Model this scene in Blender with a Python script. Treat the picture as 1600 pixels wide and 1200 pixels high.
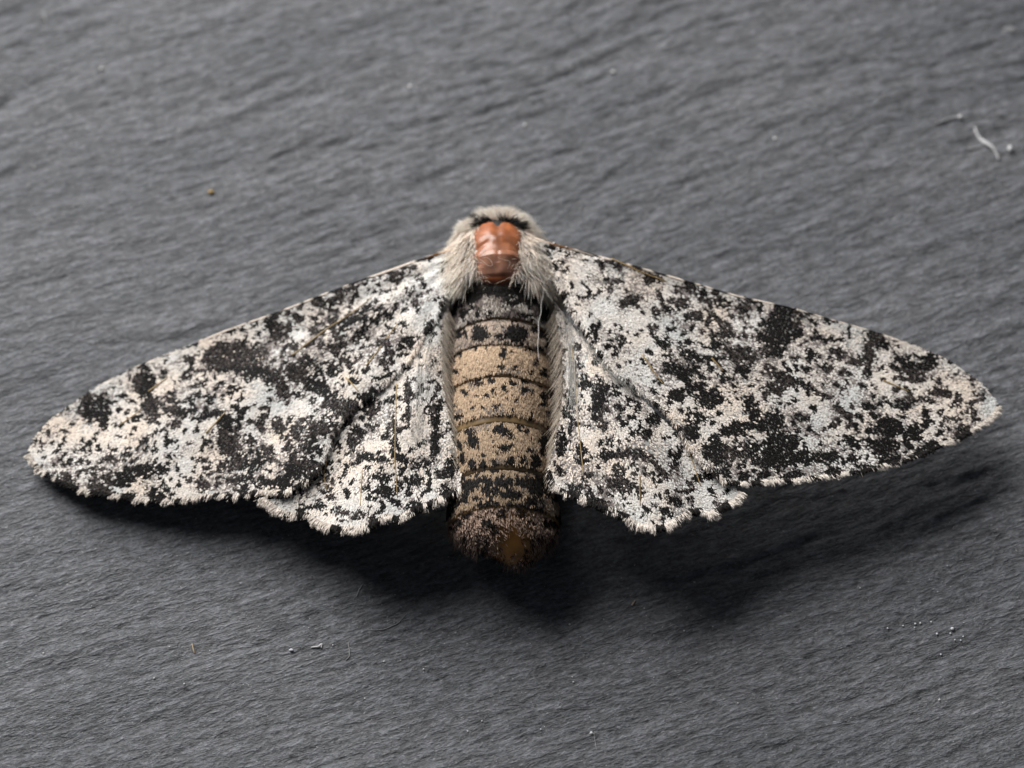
import bpy, math
import numpy as np

# ------------------------------------------------------------------ set-up
# lengths are written in millimetres and multiplied by S (the scene is in metres, real size)
S = 0.001
scene = bpy.context.scene
for o in list(bpy.data.objects):
    bpy.data.objects.remove(o)
col = scene.collection
rng = np.random.default_rng(7)

# ------------------------------------------------------------------ camera
TILT = math.radians(28.0)      # camera leans back from the vertical
DIST = 160.0                   # to the point (0,0,3) in the middle of the moth
PPM = 30.0                     # photo pixels per millimetre there
CT, ST = math.cos(TILT), math.sin(TILT)
CAM = np.array([0.0, -DIST * ST, 3.0 + DIST * CT])
cam_d = bpy.data.cameras.new('camera')
cam = bpy.data.objects.new('camera', cam_d)
col.objects.link(cam)
cam.location = CAM * S
cam.rotation_euler = (TILT, 0, 0)
cam_d.sensor_width = 36.0
cam_d.lens = 36.0 * DIST / (1600.0 / PPM)
cam_d.clip_start = 0.005
cam_d.clip_end = 20.0
cam_d.dof.use_dof = True
cam_d.dof.focus_distance = 155.5 * S
cam_d.dof.aperture_fstop = 36.0
scene.camera = cam

# ------------------------------------------------------------------ light
world = bpy.data.worlds.new('World')
scene.world = world
world.use_nodes = True
bg = world.node_tree.nodes['Background']
bg.inputs[0].default_value = (0.80, 0.88, 1.0, 1)
bg.inputs[1].default_value = 0.065

def area(name, loc, target, sx, sy, power, colour):
    d = bpy.data.lights.new(name, 'AREA')
    d.shape = 'RECTANGLE'; d.size = sx * S; d.size_y = sy * S
    d.energy = power; d.color = colour
    o = bpy.data.objects.new(name, d)
    col.objects.link(o)
    from mathutils import Vector
    o.location = Vector(loc) * S
    o.rotation_euler = (Vector(target) - Vector(loc)).to_track_quat('-Z', 'Y').to_euler()
    return o
area('window_light', (-122, 186, 146), (0, 0, 0), 208, 196, 1.68, (1.0, 0.985, 0.965))

scene.view_settings.view_transform = 'Standard'
scene.view_settings.look = 'None'
scene.view_settings.gamma = 1.0
scene.view_settings.use_curve_mapping = False
scene.view_settings.exposure = 0.0

# ------------------------------------------------------------------ helpers
def px_ray(p):
    """measured photo points -> (ray origin, ray direction) in millimetres"""
    p = np.atleast_2d(np.asarray(p, float))
    a = (p[:, 0] - 800) / PPM; b = (600 - p[:, 1]) / PPM
    d = np.stack([a, b * CT + DIST * ST, b * ST - DIST * CT], 1)
    return d

def at_height(p, z):
    d = px_ray(p)
    t = (np.asarray(z, float) - CAM[2]) / d[:, 2]
    return CAM[None, :2] + d[:, :2] * t[:, None]

def on_surface(p, H, n=12):
    z = np.full(len(np.atleast_2d(p)), 4.0)
    for _ in range(n):
        xy = at_height(p, z)
        z = 0.5 * z + 0.5 * H(xy[:, 0], xy[:, 1])
    return at_height(p, z)

def measure(x, y, z):
    """point on the moth -> the coordinates in which its markings were surveyed"""
    dx = x - CAM[0]; dy = y - CAM[1]; dz = z - CAM[2]
    depth = dy * ST - dz * CT
    u = dx / depth * DIST; v = (dy * CT + dz * ST) / depth * DIST
    return 800 + u * PPM, 600 - v * PPM

def hash2(ix, iy, seed):
    h = (ix.astype(np.int64) * 374761393 + iy.astype(np.int64) * 668265263 + seed * 974711) & 0xffffffff
    h = ((h ^ (h >> 13)) * 1274126177) & 0xffffffff
    h = ((h ^ (h >> 16)) * 2246822519) & 0xffffffff
    return ((h ^ (h >> 15)) & 0xffffff) / float(0xffffff)

def vnoise(x, y, seed=0):
    ix = np.floor(x); iy = np.floor(y)
    fx = x - ix; fy = y - iy
    fx = fx * fx * fx * (fx * (fx * 6 - 15) + 10); fy = fy * fy * fy * (fy * (fy * 6 - 15) + 10)
    a = hash2(ix, iy, seed); b = hash2(ix + 1, iy, seed)
    c = hash2(ix, iy + 1, seed); d = hash2(ix + 1, iy + 1, seed)
    return (a * (1 - fx) + b * fx) * (1 - fy) + (c * (1 - fx) + d * fx) * fy

def fbm(x, y, seed=0, octv=4, gain=0.5):
    s = 0; a = 1; n = 0
    for k in range(octv):
        s = s + a * vnoise(x * 2 ** k + 17.3 * k, y * 2 ** k - 9.1 * k, seed + k); n += a; a *= gain
    return s / n

def mesh_obj(name, verts, faces, mat, parent=None, colours=None, smooth=True, kind=None):
    """verts (n,3) in mm; faces (m,k) array or list of such arrays; colours (n,3)"""
    me = bpy.data.meshes.new(name)
    verts = np.asarray(verts, np.float64)
    fl = faces if isinstance(faces, list) else [faces]
    fl = [np.asarray(f, np.int32) for f in fl if len(f)]
    nl = sum(f.size for f in fl); nf = sum(len(f) for f in fl)
    me.vertices.add(len(verts)); me.loops.add(nl); me.polygons.add(nf)
    me.vertices.foreach_set('co', (verts * S).astype(np.float32).ravel())
    me.loops.foreach_set('vertex_index', np.concatenate([f.ravel() for f in fl]))
    tot = np.concatenate([np.full(len(f), f.shape[1], np.int32) for f in fl])
    start = np.concatenate([[0], np.cumsum(tot)[:-1]]).astype(np.int32)
    me.polygons.foreach_set('loop_start', start)
    me.polygons.foreach_set('loop_total', tot)
    me.polygons.foreach_set('use_smooth', np.full(nf, smooth))
    if colours is not None:
        at = me.color_attributes.new('pigment', 'FLOAT_COLOR', 'POINT')
        c = np.ones((len(verts), 4), np.float32); c[:, :3] = colours
        at.data.foreach_set('color', c.ravel())
    me.update(calc_edges=True); me.validate()
    me.materials.append(mat)
    o = bpy.data.objects.new(name, me)
    col.objects.link(o)
    if parent is not None:
        o.parent = parent
    if kind: o['kind'] = kind
    return o

def norm(v):
    return v / np.maximum(np.linalg.norm(v, axis=-1, keepdims=True), 1e-9)

def inside(poly, x, y):
    r = np.zeros(len(x), bool); n = len(poly); j = n - 1
    for i in range(n):
        xi, yi = poly[i]; xj, yj = poly[j]
        c = ((yi > y) != (yj > y)) & (x < (xj - xi) * (y - yi) / (yj - yi + 1e-12) + xi)
        r ^= c; j = i
    return r

def resample(p, n):
    p = np.asarray(p, float)
    s = np.concatenate([[0], np.cumsum(np.linalg.norm(np.diff(p, axis=0), axis=1))])
    t = np.linspace(0, s[-1], n)
    return np.stack([np.interp(t, s, p[:, k]) for k in range(p.shape[1])], 1)

def smooth_line(p, n):
    q = resample(p, max(n, 40))
    for _ in range(3):
        q[1:-1] = 0.25 * q[:-2] + 0.5 * q[1:-1] + 0.25 * q[2:]
    return resample(q, n)

# ------------------------------------------------------------------ materials
def material(name, rough=0.6, spec=0.3, base=None, attr=False, vary=0.0, vary_scale=4.0, sss=0.0, coat=0.0, sheen=0.0, trans=0.0):
    m = bpy.data.materials.new(name); m.use_nodes = True
    nt = m.node_tree; b = nt.nodes['Principled BSDF']
    b.inputs['Roughness'].default_value = rough
    b.inputs['Specular IOR Level'].default_value = spec
    if coat:
        b.inputs['Coat Weight'].default_value = coat; b.inputs['Coat Roughness'].default_value = 0.16
    if sss:
        b.inputs['Subsurface Weight'].default_value = sss
        b.inputs['Subsurface Radius'].default_value = (1.0, 0.45, 0.2)
        b.inputs['Subsurface Scale'].default_value = 0.35 * S
    if sheen:
        b.inputs['Sheen Weight'].default_value = sheen
    src = None
    if attr:
        a = nt.nodes.new('ShaderNodeAttribute'); a.attribute_name = 'pigment'; src = a.outputs['Color']
    if base is not None:
        r = nt.nodes.new('ShaderNodeRGB'); r.outputs[0].default_value = (*base, 1); src = r.outputs[0]
    if vary:
        tc = nt.nodes.new('ShaderNodeTexCoord')
        n = nt.nodes.new('ShaderNodeTexNoise'); n.inputs['Scale'].default_value = vary_scale / S
        n.inputs['Detail'].default_value = 4
        nt.links.new(tc.outputs['Object'], n.inputs['Vector'])
        mr = nt.nodes.new('ShaderNodeMapRange')
        mr.inputs['From Min'].default_value = 0.3; mr.inputs['From Max'].default_value = 0.7
        mr.inputs['To Min'].default_value = 1 - vary; mr.inputs['To Max'].default_value = 1 + vary
        nt.links.new(n.outputs['Fac'], mr.inputs['Value'])
        mx = nt.nodes.new('ShaderNodeVectorMath'); mx.operation = 'SCALE'
        nt.links.new(src, mx.inputs[0]); nt.links.new(mr.outputs[0], mx.inputs['Scale'])
        src = mx.outputs[0]
    nt.links.new(src, b.inputs['Base Color'])
    if trans:
        t = nt.nodes.new('ShaderNodeBsdfTranslucent'); nt.links.new(src, t.inputs['Color'])
        mix = nt.nodes.new('ShaderNodeMixShader'); mix.inputs[0].default_value = trans
        nt.links.new(b.outputs[0], mix.inputs[1]); nt.links.new(t.outputs[0], mix.inputs[2])
        nt.links.new(mix.outputs[0], nt.nodes['Material Output'].inputs['Surface'])
    return m

M_scale = material('wing_scale_pigment', 0.62, 0.09, attr=True, vary=0.12, vary_scale=6.0)
M_hair = material('moth_hair', 0.55, 0.3, attr=True, trans=0.25)
M_membrane = material('wing_membrane', 0.4, 0.35, base=(0.34, 0.34, 0.325), vary=0.25, vary_scale=1.2)
M_vein = material('wing_vein', 0.4, 0.4, base=(0.36, 0.25, 0.11), vary=0.3, vary_scale=2.0)
M_shield = material('bare_thorax_chitin', 0.34, 0.4, attr=True, vary=0.3, vary_scale=1.8, sss=0.35, coat=0.12)
M_body = material('body_chitin', 0.45, 0.4, attr=True, vary=0.35, vary_scale=1.4)
M_plate = material('abdomen_chitin', 0.33, 0.5, attr=True, vary=0.3, vary_scale=1.6, coat=0.4)
M_dust = material('dust', 0.7, 0.4, attr=True, trans=0.2)

def slate_material():
    m = bpy.data.materials.new('slate_stone'); m.use_nodes = True
    nt = m.node_tree; N = nt.nodes; L = nt.links
    b = N['Principled BSDF']
    tc = N.new('ShaderNodeTexCoord')
    def mapped(ang, sx, sy):
        mp = N.new('ShaderNodeMapping'); mp.vector_type = 'TEXTURE'
        mp.inputs['Rotation'].default_value = (0, 0, math.radians(ang))
        mp.inputs['Scale'].default_value = (sx * S, sy * S, S)
        L.new(tc.outputs['Object'], mp.inputs['Vector']); return mp.outputs[0]
    def noise(vec, scale, detail, rough=0.55, dist=0.0):
        n = N.new('ShaderNodeTexNoise'); n.inputs['Scale'].default_value = scale
        n.inputs['Detail'].default_value = detail; n.inputs['Roughness'].default_value = rough
        n.inputs['Distortion'].default_value = dist
        L.new(vec, n.inputs['Vector']); return n.outputs['Fac']
    fine = noise(mapped(18, 3.6, 1.0), 3.9, 5, 0.68, 0.35)       # short ripples of the cleaved face
    grit = noise(mapped(12, 1.5, 1.0), 7.0, 3, 0.65)             # grains
    broad = noise(mapped(18, 3.0, 1.0), 0.22, 4, 0.5)           # cloudy tone of the stone
    fleck = noise(mapped(15, 1.6, 1.0), 7.5, 2, 0.5)
    def ramp(fac, stops):
        r = N.new('ShaderNodeValToRGB'); e = r.color_ramp.elements
        while len(e) < len(stops): e.new(0.5)
        for el, (p, c) in zip(e, stops): el.position = p; el.color = (*c, 1)
        L.new(fac, r.inputs[0]); return r.outputs[0]
    base = ramp(broad, [(0.25, (0.092, 0.096, 0.105)), (0.75, (0.136, 0.139, 0.148))])
    tone = ramp(fine, [(0.34, (0.48, 0.48, 0.48)), (0.5, (1, 1, 1)), (0.66, (1.55, 1.55, 1.57))])
    mul = N.new('ShaderNodeMix'); mul.data_type = 'RGBA'; mul.blend_type = 'MULTIPLY'; mul.inputs[0].default_value = 1
    L.new(base, mul.inputs[6]); L.new(tone, mul.inputs[7])
    tone2 = ramp(grit, [(0.32, (0.64, 0.64, 0.65)), (0.68, (1.36, 1.36, 1.38))])
    mul2 = N.new('ShaderNodeMix'); mul2.data_type = 'RGBA'; mul2.blend_type = 'MULTIPLY'; mul2.inputs[0].default_value = 1
    L.new(mul.outputs[2], mul2.inputs[6]); L.new(tone2, mul2.inputs[7])
    fl = ramp(fleck, [(0.66, (0, 0, 0)), (0.76, (1, 1, 1))])
    mix = N.new('ShaderNodeMix'); mix.data_type = 'RGBA'
    L.new(fl, mix.inputs[0]); L.new(mul2.outputs[2], mix.inputs[6]); mix.inputs[7].default_value = (0.27, 0.275, 0.29, 1)
    L.new(mix.outputs[2], b.inputs['Base Color'])
    b.inputs['Roughness'].default_value = 0.52
    b.inputs['Specular IOR Level'].default_value = 0.35
    add = N.new('ShaderNodeMath'); add.operation = 'MULTIPLY_ADD'
    L.new(grit, add.inputs[0]); add.inputs[1].default_value = 0.40; L.new(fine, add.inputs[2])
    bp = N.new('ShaderNodeBump'); bp.inputs['Strength'].default_value = 1.0
    bp.inputs['Distance'].default_value = 0.21 * S
    L.new(add.outputs[0], bp.inputs['Height']); L.new(bp.outputs[0], b.inputs['Normal'])
    return m
M_slate = slate_material()

# ------------------------------------------------------------------ slate
def slate_height(x, y):
    a = math.radians(19)
    w = 1.6 * (vnoise(x * 0.12, y * 0.12, 90) - 0.5)
    u = x * math.cos(a) + y * math.sin(a); v = -x * math.sin(a) + y * math.cos(a) + w
    h = 0.16 * (fbm(u * 0.04, v * 0.14, 3, 3) - 0.5)
    h = h + 0.22 * (fbm(u * 0.20, v * 1.0, 11, 4, 0.60) - 0.5) * (.6 + .8 * vnoise(u * .07, v * .11, 61))
    rd = fbm(u * 0.17 + 40, v * 0.85, 71, 4, .6)                 # sharp little crests along the grain
    h = h + (0.055 + 0.05 * np.clip((y + 2) / 14, 0, 1)) * (1 - np.abs(2 * rd - 1) * 2.2) * (.35 + .9 * vnoise(u * .06 + 3, v * .1, 73))
    st = fbm(u * 0.13 + 5, v * 0.75, 31, 4, .6)                  # low broken cleavage steps
    h = h + 0.045 * np.clip((st - .52) / .06, 0, 1) * np.clip(vnoise(u * .12, v * .25, 44) * 2 - .9, 0, 1)
    return h - 0.02

def axis_lines(half, step, far):
    c = np.arange(-half, half + step / 2, step)
    out = half + np.cumsum(step * 1.35 ** np.arange(1, 40)); out = out[out < far]
    out = np.append(out, far)
    return np.concatenate([-out[::-1], c, out])

def build_slate():
    X = axis_lines(34, 0.14, 150); Y = axis_lines(30, 0.14, 150)
    gx, gy = np.meshgrid(X, Y)
    z = slate_height(gx.ravel(), gy.ravel())
    top = np.stack([gx.ravel(), gy.ravel(), z], 1)
    nx, ny = len(X), len(Y)
    i = np.arange(nx * ny).reshape(ny, nx)
    q = np.stack([i[:-1, :-1], i[:-1, 1:], i[1:, 1:], i[1:, :-1]], -1).reshape(-1, 4)
    loop = np.concatenate([i[0, :], i[1:, -1], i[-1, -2::-1], i[-2:0:-1, 0]])
    n0 = len(top)
    low = top[loop].copy(); low[:, 2] = -6
    k = np.arange(len(loop)); kn = (k + 1) % len(loop)
    side = np.stack([loop[k], n0 + k, n0 + kn, loop[kn]], 1)
    v = np.concatenate([top, low, [[0, 0, -6]]])
    fan = np.stack([n0 + kn, n0 + k, np.full(len(k), len(v) - 1)], 1)
    o = mesh_obj('slate_surface', v, [q, side, fan], M_slate)
    o['kind'] = 'structure'
    o['label'] = 'dark grey slate slab with rippled cleaved face'
build_slate()

# ------------------------------------------------------------------ the moth
moth = bpy.data.objects.new('moth', None)
col.objects.link(moth)
moth['label'] = 'white moth peppered with black specks, wings spread, bald orange thorax'
moth['category'] = 'moth'

# --- wing surfaces: height in mm above the slate
def camber(x, y, bx, by, n, amp, ph):
    a = np.arctan2(x - bx, -(y - by)); r = np.hypot(x - bx, y - by)
    return amp * np.sin(a * n + ph) * np.clip(r / 6, 0, 1)
def H_left_fore(x, y):
    t = np.clip((-3.0 - x) / 22.0, -0.1, 1.1)
    z = 5.05 - 6.8 * t + 2.45 * t ** 2
    return z + camber(x, y, -2.5, 6.5, 17, 0.10, 0.4) + 0.10 * (fbm(x * .35, y * .35, 5, 2) - .5) * np.clip(t * 3, 0, 1)
def H_left_hind(x, y):
    e = np.clip((x + 4.6) / 1.8, 0, 1)
    return H_left_fore(x, y) - 0.17 - 0.75 * e ** 2 + camber(x, y, -3.0, 4.5, 15, 0.13, 0.9) * np.clip((-y - 2.0) / 3.5, 0, 1)
def H_right_fore(x, y):
    t = np.clip((x - 3.0) / 22.0, -0.1, 1.1)
    z = 5.15 - 2.4 * t - 0.2 * t ** 2
    return z + camber(x, y, 2.5, 6.5, 17, 0.10, 2.0) + 0.10 * (fbm(x * .35, y * .35, 8, 2) - .5) * np.clip(t * 3, 0, 1)
def H_right_hind(x, y):
    e = np.clip((4.6 - x) / 1.8, 0, 1)
    return H_right_fore(x, y) - 0.17 - 0.75 * e ** 2 + camber(x, y, 3.0, 4.5, 15, 0.13, 2.4) * np.clip((-y - 2.0) / 3.5, 0, 1)

# outlines as measured: front edge from base outwards, rear edge from base outwards, both ending at the same corner
LF_front = [(735,382),(697,394),(640,412),(575,435),(500,463),(430,490),(345,520),(280,548),(215,572),(160,600),(115,630),(80,655),(55,685),(44,710)]
LF_rear = [(735,430),(697,450),(690,475),(665,520),(640,560),(600,600),(558,633),(530,665),(508,708),(500,735),(470,757),(440,772),(405,768),(370,776),(340,773),(300,778),(270,784),(225,780),(185,776),(140,769),(95,754),(62,733),(44,710)]
LH_front = [(702,470),(600,575),(545,640),(500,700),(448,745),(408,775)]
LH_rear = [(704,470),(694,510),(690,550),(691,590),(697,630),(705,670),(713,705),(721,738),(720,762),(692,777),(668,787),(645,796),(622,810),(603,806),(582,818),(555,827),(530,826),(500,818),(478,803),(452,804),(432,796),(408,775)]
RF_front = [(830,372),(868,384),(905,392),(960,408),(1020,425),(1090,445),(1160,465),(1230,480),(1300,500),(1370,520),(1430,540),(1480,562),(1520,590),(1545,613),(1560,634)]
RF_rear = [(830,425),(868,440),(890,480),(920,530),(960,580),(1010,620),(1050,655),(1070,690),(1092,722),(1130,752),(1160,756),(1200,752),(1245,750),(1290,743),(1320,740),(1360,733),(1400,723),(1440,710),(1470,696),(1500,683),(1530,666),(1552,650),(1560,634)]
RH_front = [(866,470),(920,540),(985,605),(1050,670),(1110,730),(1157,768)]
RH_rear = [(864,470),(872,510),(878,550),(880,600),(876,650),(864,700),(856,735),(866,762),(903,773),(925,786),(952,796),(980,806),(990,818),(1010,823),(1035,824),(1058,812),(1082,796),(1108,804),(1130,792),(1150,782),(1157,768)]

# black markings, plus painted crease shade on the left hindwing: x, y, half length, half width, angle (degrees, anticlockwise)
BLACK = {}
BLACK['left'] = [
 (363,556,44,24,10),(395,575,26,18,-20),(340,565,22,16,0),(227,602,17,24,0),(236,632,13,17,0),(147,636,24,20,30),(165,656,11,14,0),
 (357,508,20,5,22),(197,579,15,5,22),(133,616,10,4,30),(95,641,10,4,35),(105,750,17,11,-25),(159,765,20,9,-10),(201,774,12,7,0),(247,774,14,7,0),
 (328,647,30,5,17),(275,640,14,12,0),(354,661,10,14,0),(360,692,18,22,0),(375,720,14,14,0),(368,749,16,8,0),(218,735,40,9,10),(190,752,26,7,5),(300,640,10,6,20),
 (432,512,13,18,10),(472,480,4,7,0),(470,497,9,6,0),(500,472,13,9,0),(522,470,8,7,0),(535,457,10,8,0),(520,505,10,8,20),(550,497,17,8,35),(575,480,18,6,40),
 (567,520,22,7,40),(525,540,13,9,20),(460,540,8,7,0),(480,565,15,11,0),(467,582,22,15,-20),(500,605,34,11,-25),(520,577,9,9,0),(547,567,8,13,20),(600,535,13,9,0),
 (610,492,8,6,-20),(650,472,6,5,0),(652,483,4,7,20),(620,432,13,8,40),(645,420,8,5,20),(657,460,6,5,30),(662,438,4,8,-20),(557,592,7,5,0),(600,566,9,7,30),
 (540,635,34,15,-10),(550,655,13,17,0),(407,662,9,9,0),(436,665,10,10,0),(465,672,8,9,0),(500,668,17,14,20),(575,617,16,8,40),(440,600,10,20,20),(425,585,14,9,0),
 (497,455,20,4,22),(555,435,15,4,20),(637,405,14,4,20),(430,489,14,4,22),(472,730,28,18,0),(442,752,16,12,0),(410,752,12,8,0),(480,700,16,9,0),(400,725,10,12,0),
 (552,690,7,14,0),(330,690,5,4,0),(258,585,6,9,20),(300,562,6,9,30),(290,590,6,5,0),(268,622,9,4,10),(310,600,12,4,35),(345,600,12,5,50),(330,622,8,5,0),
 (415,550,6,10,20),(405,520,6,5,0),(455,510,5,8,0),(490,520,6,5,0),(505,540,6,6,0),(480,540,5,4,0),(590,500,7,5,40),(630,505,8,4,10),(636,530,8,6,0),(612,550,7,4,0),
 (565,555,5,4,0),(590,590,12,4,-30),(615,580,6,4,-30),(380,640,10,4,20),(372,655,6,8,0),(395,690,7,6,0),(420,700,9,6,0),(450,700,8,6,20),(345,728,9,6,0),(320,760,10,5,0),(380,765,12,6,0),
]
BLACK['left_hind'] = [
 (572,712,13,8,0),(600,717,16,4,-8),(627,714,12,7,0),(650,722,12,4,-5),(712,722,18,12,-20),(700,738,14,9,0),(600,742,14,3,-12),(630,750,9,5,0),(650,752,13,4,0),
 (575,762,9,5,20),(597,766,17,8,0),(482,812,12,6,-20),(527,822,9,5,0),(587,815,11,7,0),(650,790,12,7,0),(697,765,12,9,30),(617,660,3,58,0),(512,742,3,18,0),(540,735,4,17,-20),  # thin upright strokes: shade in the wing creases, painted as black pigment
 (585,665,7,5,0),(600,682,9,3,10),(612,703,4,5,0),(680,685,6,28,0),(682,650,5,20,0),(645,700,5,4,0),(662,690,3,5,0),(655,745,7,3,0),(575,630,18,8,20),(560,675,10,14,20),(640,640,5,25,0),
 (552,690,9,14,0),(545,770,5,6,0),(520,775,8,5,0),(500,790,9,5,-20),(560,800,6,5,0),(620,785,9,5,0),(600,790,5,4,0),(670,765,8,4,20),(470,795,9,5,0),(640,770,7,4,0),(690,740,9,5,0),(535,800,5,5,0),(672,720,10,4,0),(580,640,14,10,0),(640,610,8,20,0),
]
BLACK['right'] = [
 (1012,437,12,11,0),(1030,460,8,11,20),(982,470,19,9,25),(1077,442,9,13,0),(1062,472,13,9,20),(1097,455,7,8,0),(1117,457,7,7,0),(1107,472,6,6,0),(1122,470,7,8,0),(1170,470,8,6,0),(1160,482,13,6,0),
 (1221,483,14,20,0),(1217,515,27,25,0),(1208,545,20,12,10),(1240,487,7,9,0),(1245,512,7,14,0),(1190,528,12,10,0),(1017,515,5,12,5),(1037,535,7,11,0),(1045,512,9,5,0),(1060,540,8,4,0),(1040,482,11,5,-20),
 (1085,490,12,6,0),(1110,492,7,5,0),(1135,517,12,10,0),(1077,555,17,9,-15),(1050,575,18,9,-10),(1072,582,18,6,0),(1147,552,16,12,0),(1117,540,8,6,0),(1082,602,18,10,0),(1055,617,12,10,0),(1105,622,22,14,0),
 (1090,650,14,8,-10),(1167,632,10,17,25),(1220,590,22,9,-15),(1250,598,20,5,-28),(1280,616,22,5,-28),(1312,643,20,5,-42),(1332,665,14,4,-45),(1208,606,15,11,0),(1020,612,5,4,0),(960,550,6,5,0),(975,532,7,6,0),(905,545,8,6,0),(927,520,7,16,12),
 (938,415,5,6,0),(962,417,6,6,0),(945,437,8,4,-30),(964,440,7,5,0),(890,442,4,4,0),(922,460,6,4,0),(997,417,14,4,-14),(1072,436,14,4,-14),(915,393,20,4,-16),(1215,472,12,4,-12),
 (1272,515,5,6,0),(1292,503,6,9,0),(1273,529,10,6,20),(1296,529,5,5,0),(1313,532,6,4,0),(1326,518,4,12,0),(1364,526,15,13,0),(1384,512,16,6,-15),(1378,540,10,10,0),(1355,556,8,14,0),(1338,563,12,8,0),(1353,580,8,11,0),
 (1310,553,14,6,0),(1265,555,9,9,0),(1426,575,28,12,0),(1452,563,13,11,0),(1404,560,10,8,0),(1430,592,16,8,0),(1463,612,13,7,-20),(1494,627,7,6,-30),(1420,620,8,7,0),(1413,633,13,5,-25),(1358,634,14,8,0),(1384,620,5,4,0),
 (1443,662,8,6,0),(1387,668,23,16,0),(1424,677,16,13,0),(1378,694,26,14,0),(1500,674,15,9,20),(1446,699,19,9,15),(1395,716,12,7,0),(1350,728,16,5,0),(1271,640,5,4,0),(1299,662,10,6,0),(1248,651,10,8,0),(1208,654,16,14,0),
 (1217,691,28,17,0),(1251,713,34,10,0),(1293,713,18,10,0),(1500,568,5,4,0),(1509,580,4,6,0),(1531,617,5,6,0),(1506,645,14,3,20),(1520,655,8,3,30),(1316,491,16,3,-18),(1358,502,9,4,-20),(1474,550,7,5,-30),
 (1122,707,28,19,-15),(1145,670,22,11,10),(1172,695,14,10,0),(1160,710,14,8,0),(1210,717,34,15,0),(1230,690,20,12,0),(1162,742,10,8,0),(1190,740,10,8,0),(1240,740,22,6,0),(1300,735,16,6,5),(1330,715,10,7,0),(1177,648,10,16,15),(1080,672,12,14,0),
 (1185,665,12,8,0),(1330,690,14,8,0),(1340,650,8,5,0),(1470,640,8,4,20),(1450,625,8,4,-20),(1440,645,6,4,0),(1485,655,9,3,20),(1240,560,8,6,0),(1290,575,9,8,0),(1320,585,10,5,-30),(1260,580,8,5,0),(1160,575,12,7,0),(1130,590,10,6,0),(1175,560,9,7,0),
]
BLACK['right_hind'] = [
 (937,625,11,34,-5),(952,710,28,7,3),(982,705,18,7,0),(1005,710,10,6,-30),(1028,728,25,6,-45),(1055,718,26,4,65),(1010,677,10,8,30),(1022,652,16,12,30),(967,635,10,6,0),(892,620,8,20,0),(970,755,27,11,-5),(935,782,20,7,-15),
 (965,808,14,7,-15),(1130,790,10,7,0),(1085,800,8,8,0),(1030,820,8,5,0),(1055,782,14,8,-30),(1142,745,6,6,0),(1105,742,8,9,-30),(952,686,8,6,0),(875,690,10,20,0),(875,735,9,8,0),(892,655,6,20,0),(905,700,6,10,0),(910,720,10,6,0),
 (1065,660,9,8,0),(1000,770,8,5,0),(1010,795,5,5,0),(1040,770,7,5,0),(1075,765,7,5,-30),(1090,745,9,9,-30),(1110,765,6,5,0),(900,760,12,8,0),(920,740,9,5,0),(990,740,7,4,0),(1040,795,7,4,0),(970,660,5,5,0),(915,600,8,10,0),(985,675,6,5,0),
]
# clear pale patches
PALE = {}
PALE['left'] = [(317,670,32,22,20),(282,742,16,24,-20),(127,672,18,12,20),(90,663,20,12,40),(397,525,16,12,20),(204,640,12,17,0),(300,548,60,5,22),(205,625,14,14,0),(180,690,24,10,0),(405,615,14,22,20),(470,640,14,18,20),(520,560,9,12,0),
 (540,590,22,9,-20),(580,590,22,12,20),(560,540,10,8,0),(640,500,20,24,30),(680,430,16,20,0),(600,460,26,10,25),(470,522,18,9,0),(400,625,14,14,0),(440,640,14,12,0),(70,712,18,10,30),(245,560,30,4,22),(170,598,26,4,25),(430,690,14,10,0),(420,735,10,10,0),(350,590,8,4,-20)]
PALE['left_hind'] = [(590,695,20,10,0),(545,745,14,22,20),(650,680,16,26,0),(555,785,18,12,20),(510,812,14,8,0),(550,820,16,8,0),(605,800,12,8,0),(700,700,9,22,0),(640,735,18,4,0),(685,752,14,6,30),(450,790,12,10,0),(590,730,12,6,0),(560,730,12,10,0),(480,780,9,6,0)]
PALE['right'] = [(1500,609,17,14,0),(1483,632,14,9,0),(1265,632,26,11,-15),(1295,665,34,12,-20),(1350,712,17,8,0),(1384,600,18,14,0),(1338,612,14,12,0),(1142,637,20,13,0),(1172,607,20,9,0),(1130,455,60,8,-14),(1290,515,30,8,-14),(940,490,26,24,0),
 (985,500,18,14,0),(980,575,40,16,-35),(900,420,20,14,0),(1000,545,14,14,0),(1440,600,18,9,0),(1470,590,14,9,-20),(1310,545,9,8,0),(1180,505,9,8,0),(1095,530,10,10,0),(1105,600,9,8,0),(1100,575,10,8,0),(1430,640,10,8,0),(1460,660,14,8,20),(1480,580,14,6,-30),
 (1045,440,12,10,0),(1175,588,9,6,0),(1150,530,8,8,0),(1330,530,8,14,0),(1410,540,14,10,-20),(1470,680,14,6,20),(1540,635,10,9,0),(1265,690,16,9,0),(1300,690,14,8,-10),(1395,640,12,5,-20),(1080,630,8,8,0)]
PALE['right_hind'] = [(1035,677,13,18,0),(1032,710,11,14,0),(930,687,16,17,0),(970,680,10,16,0),(1080,735,12,26,20),(1000,760,16,18,0),(1010,815,16,8,0),(1045,815,9,8,0),(1100,780,14,12,0),(1145,775,10,12,0),(960,735,30,7,0),(910,780,8,5,0),(920,560,12,22,0),(950,580,16,14,0),
 (890,560,6,60,0),(870,660,8,18,0),(1010,640,9,8,0),(1065,790,8,10,0),(1070,700,8,12,20),(875,755,8,6,0),(985,785,14,8,0)]

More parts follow.
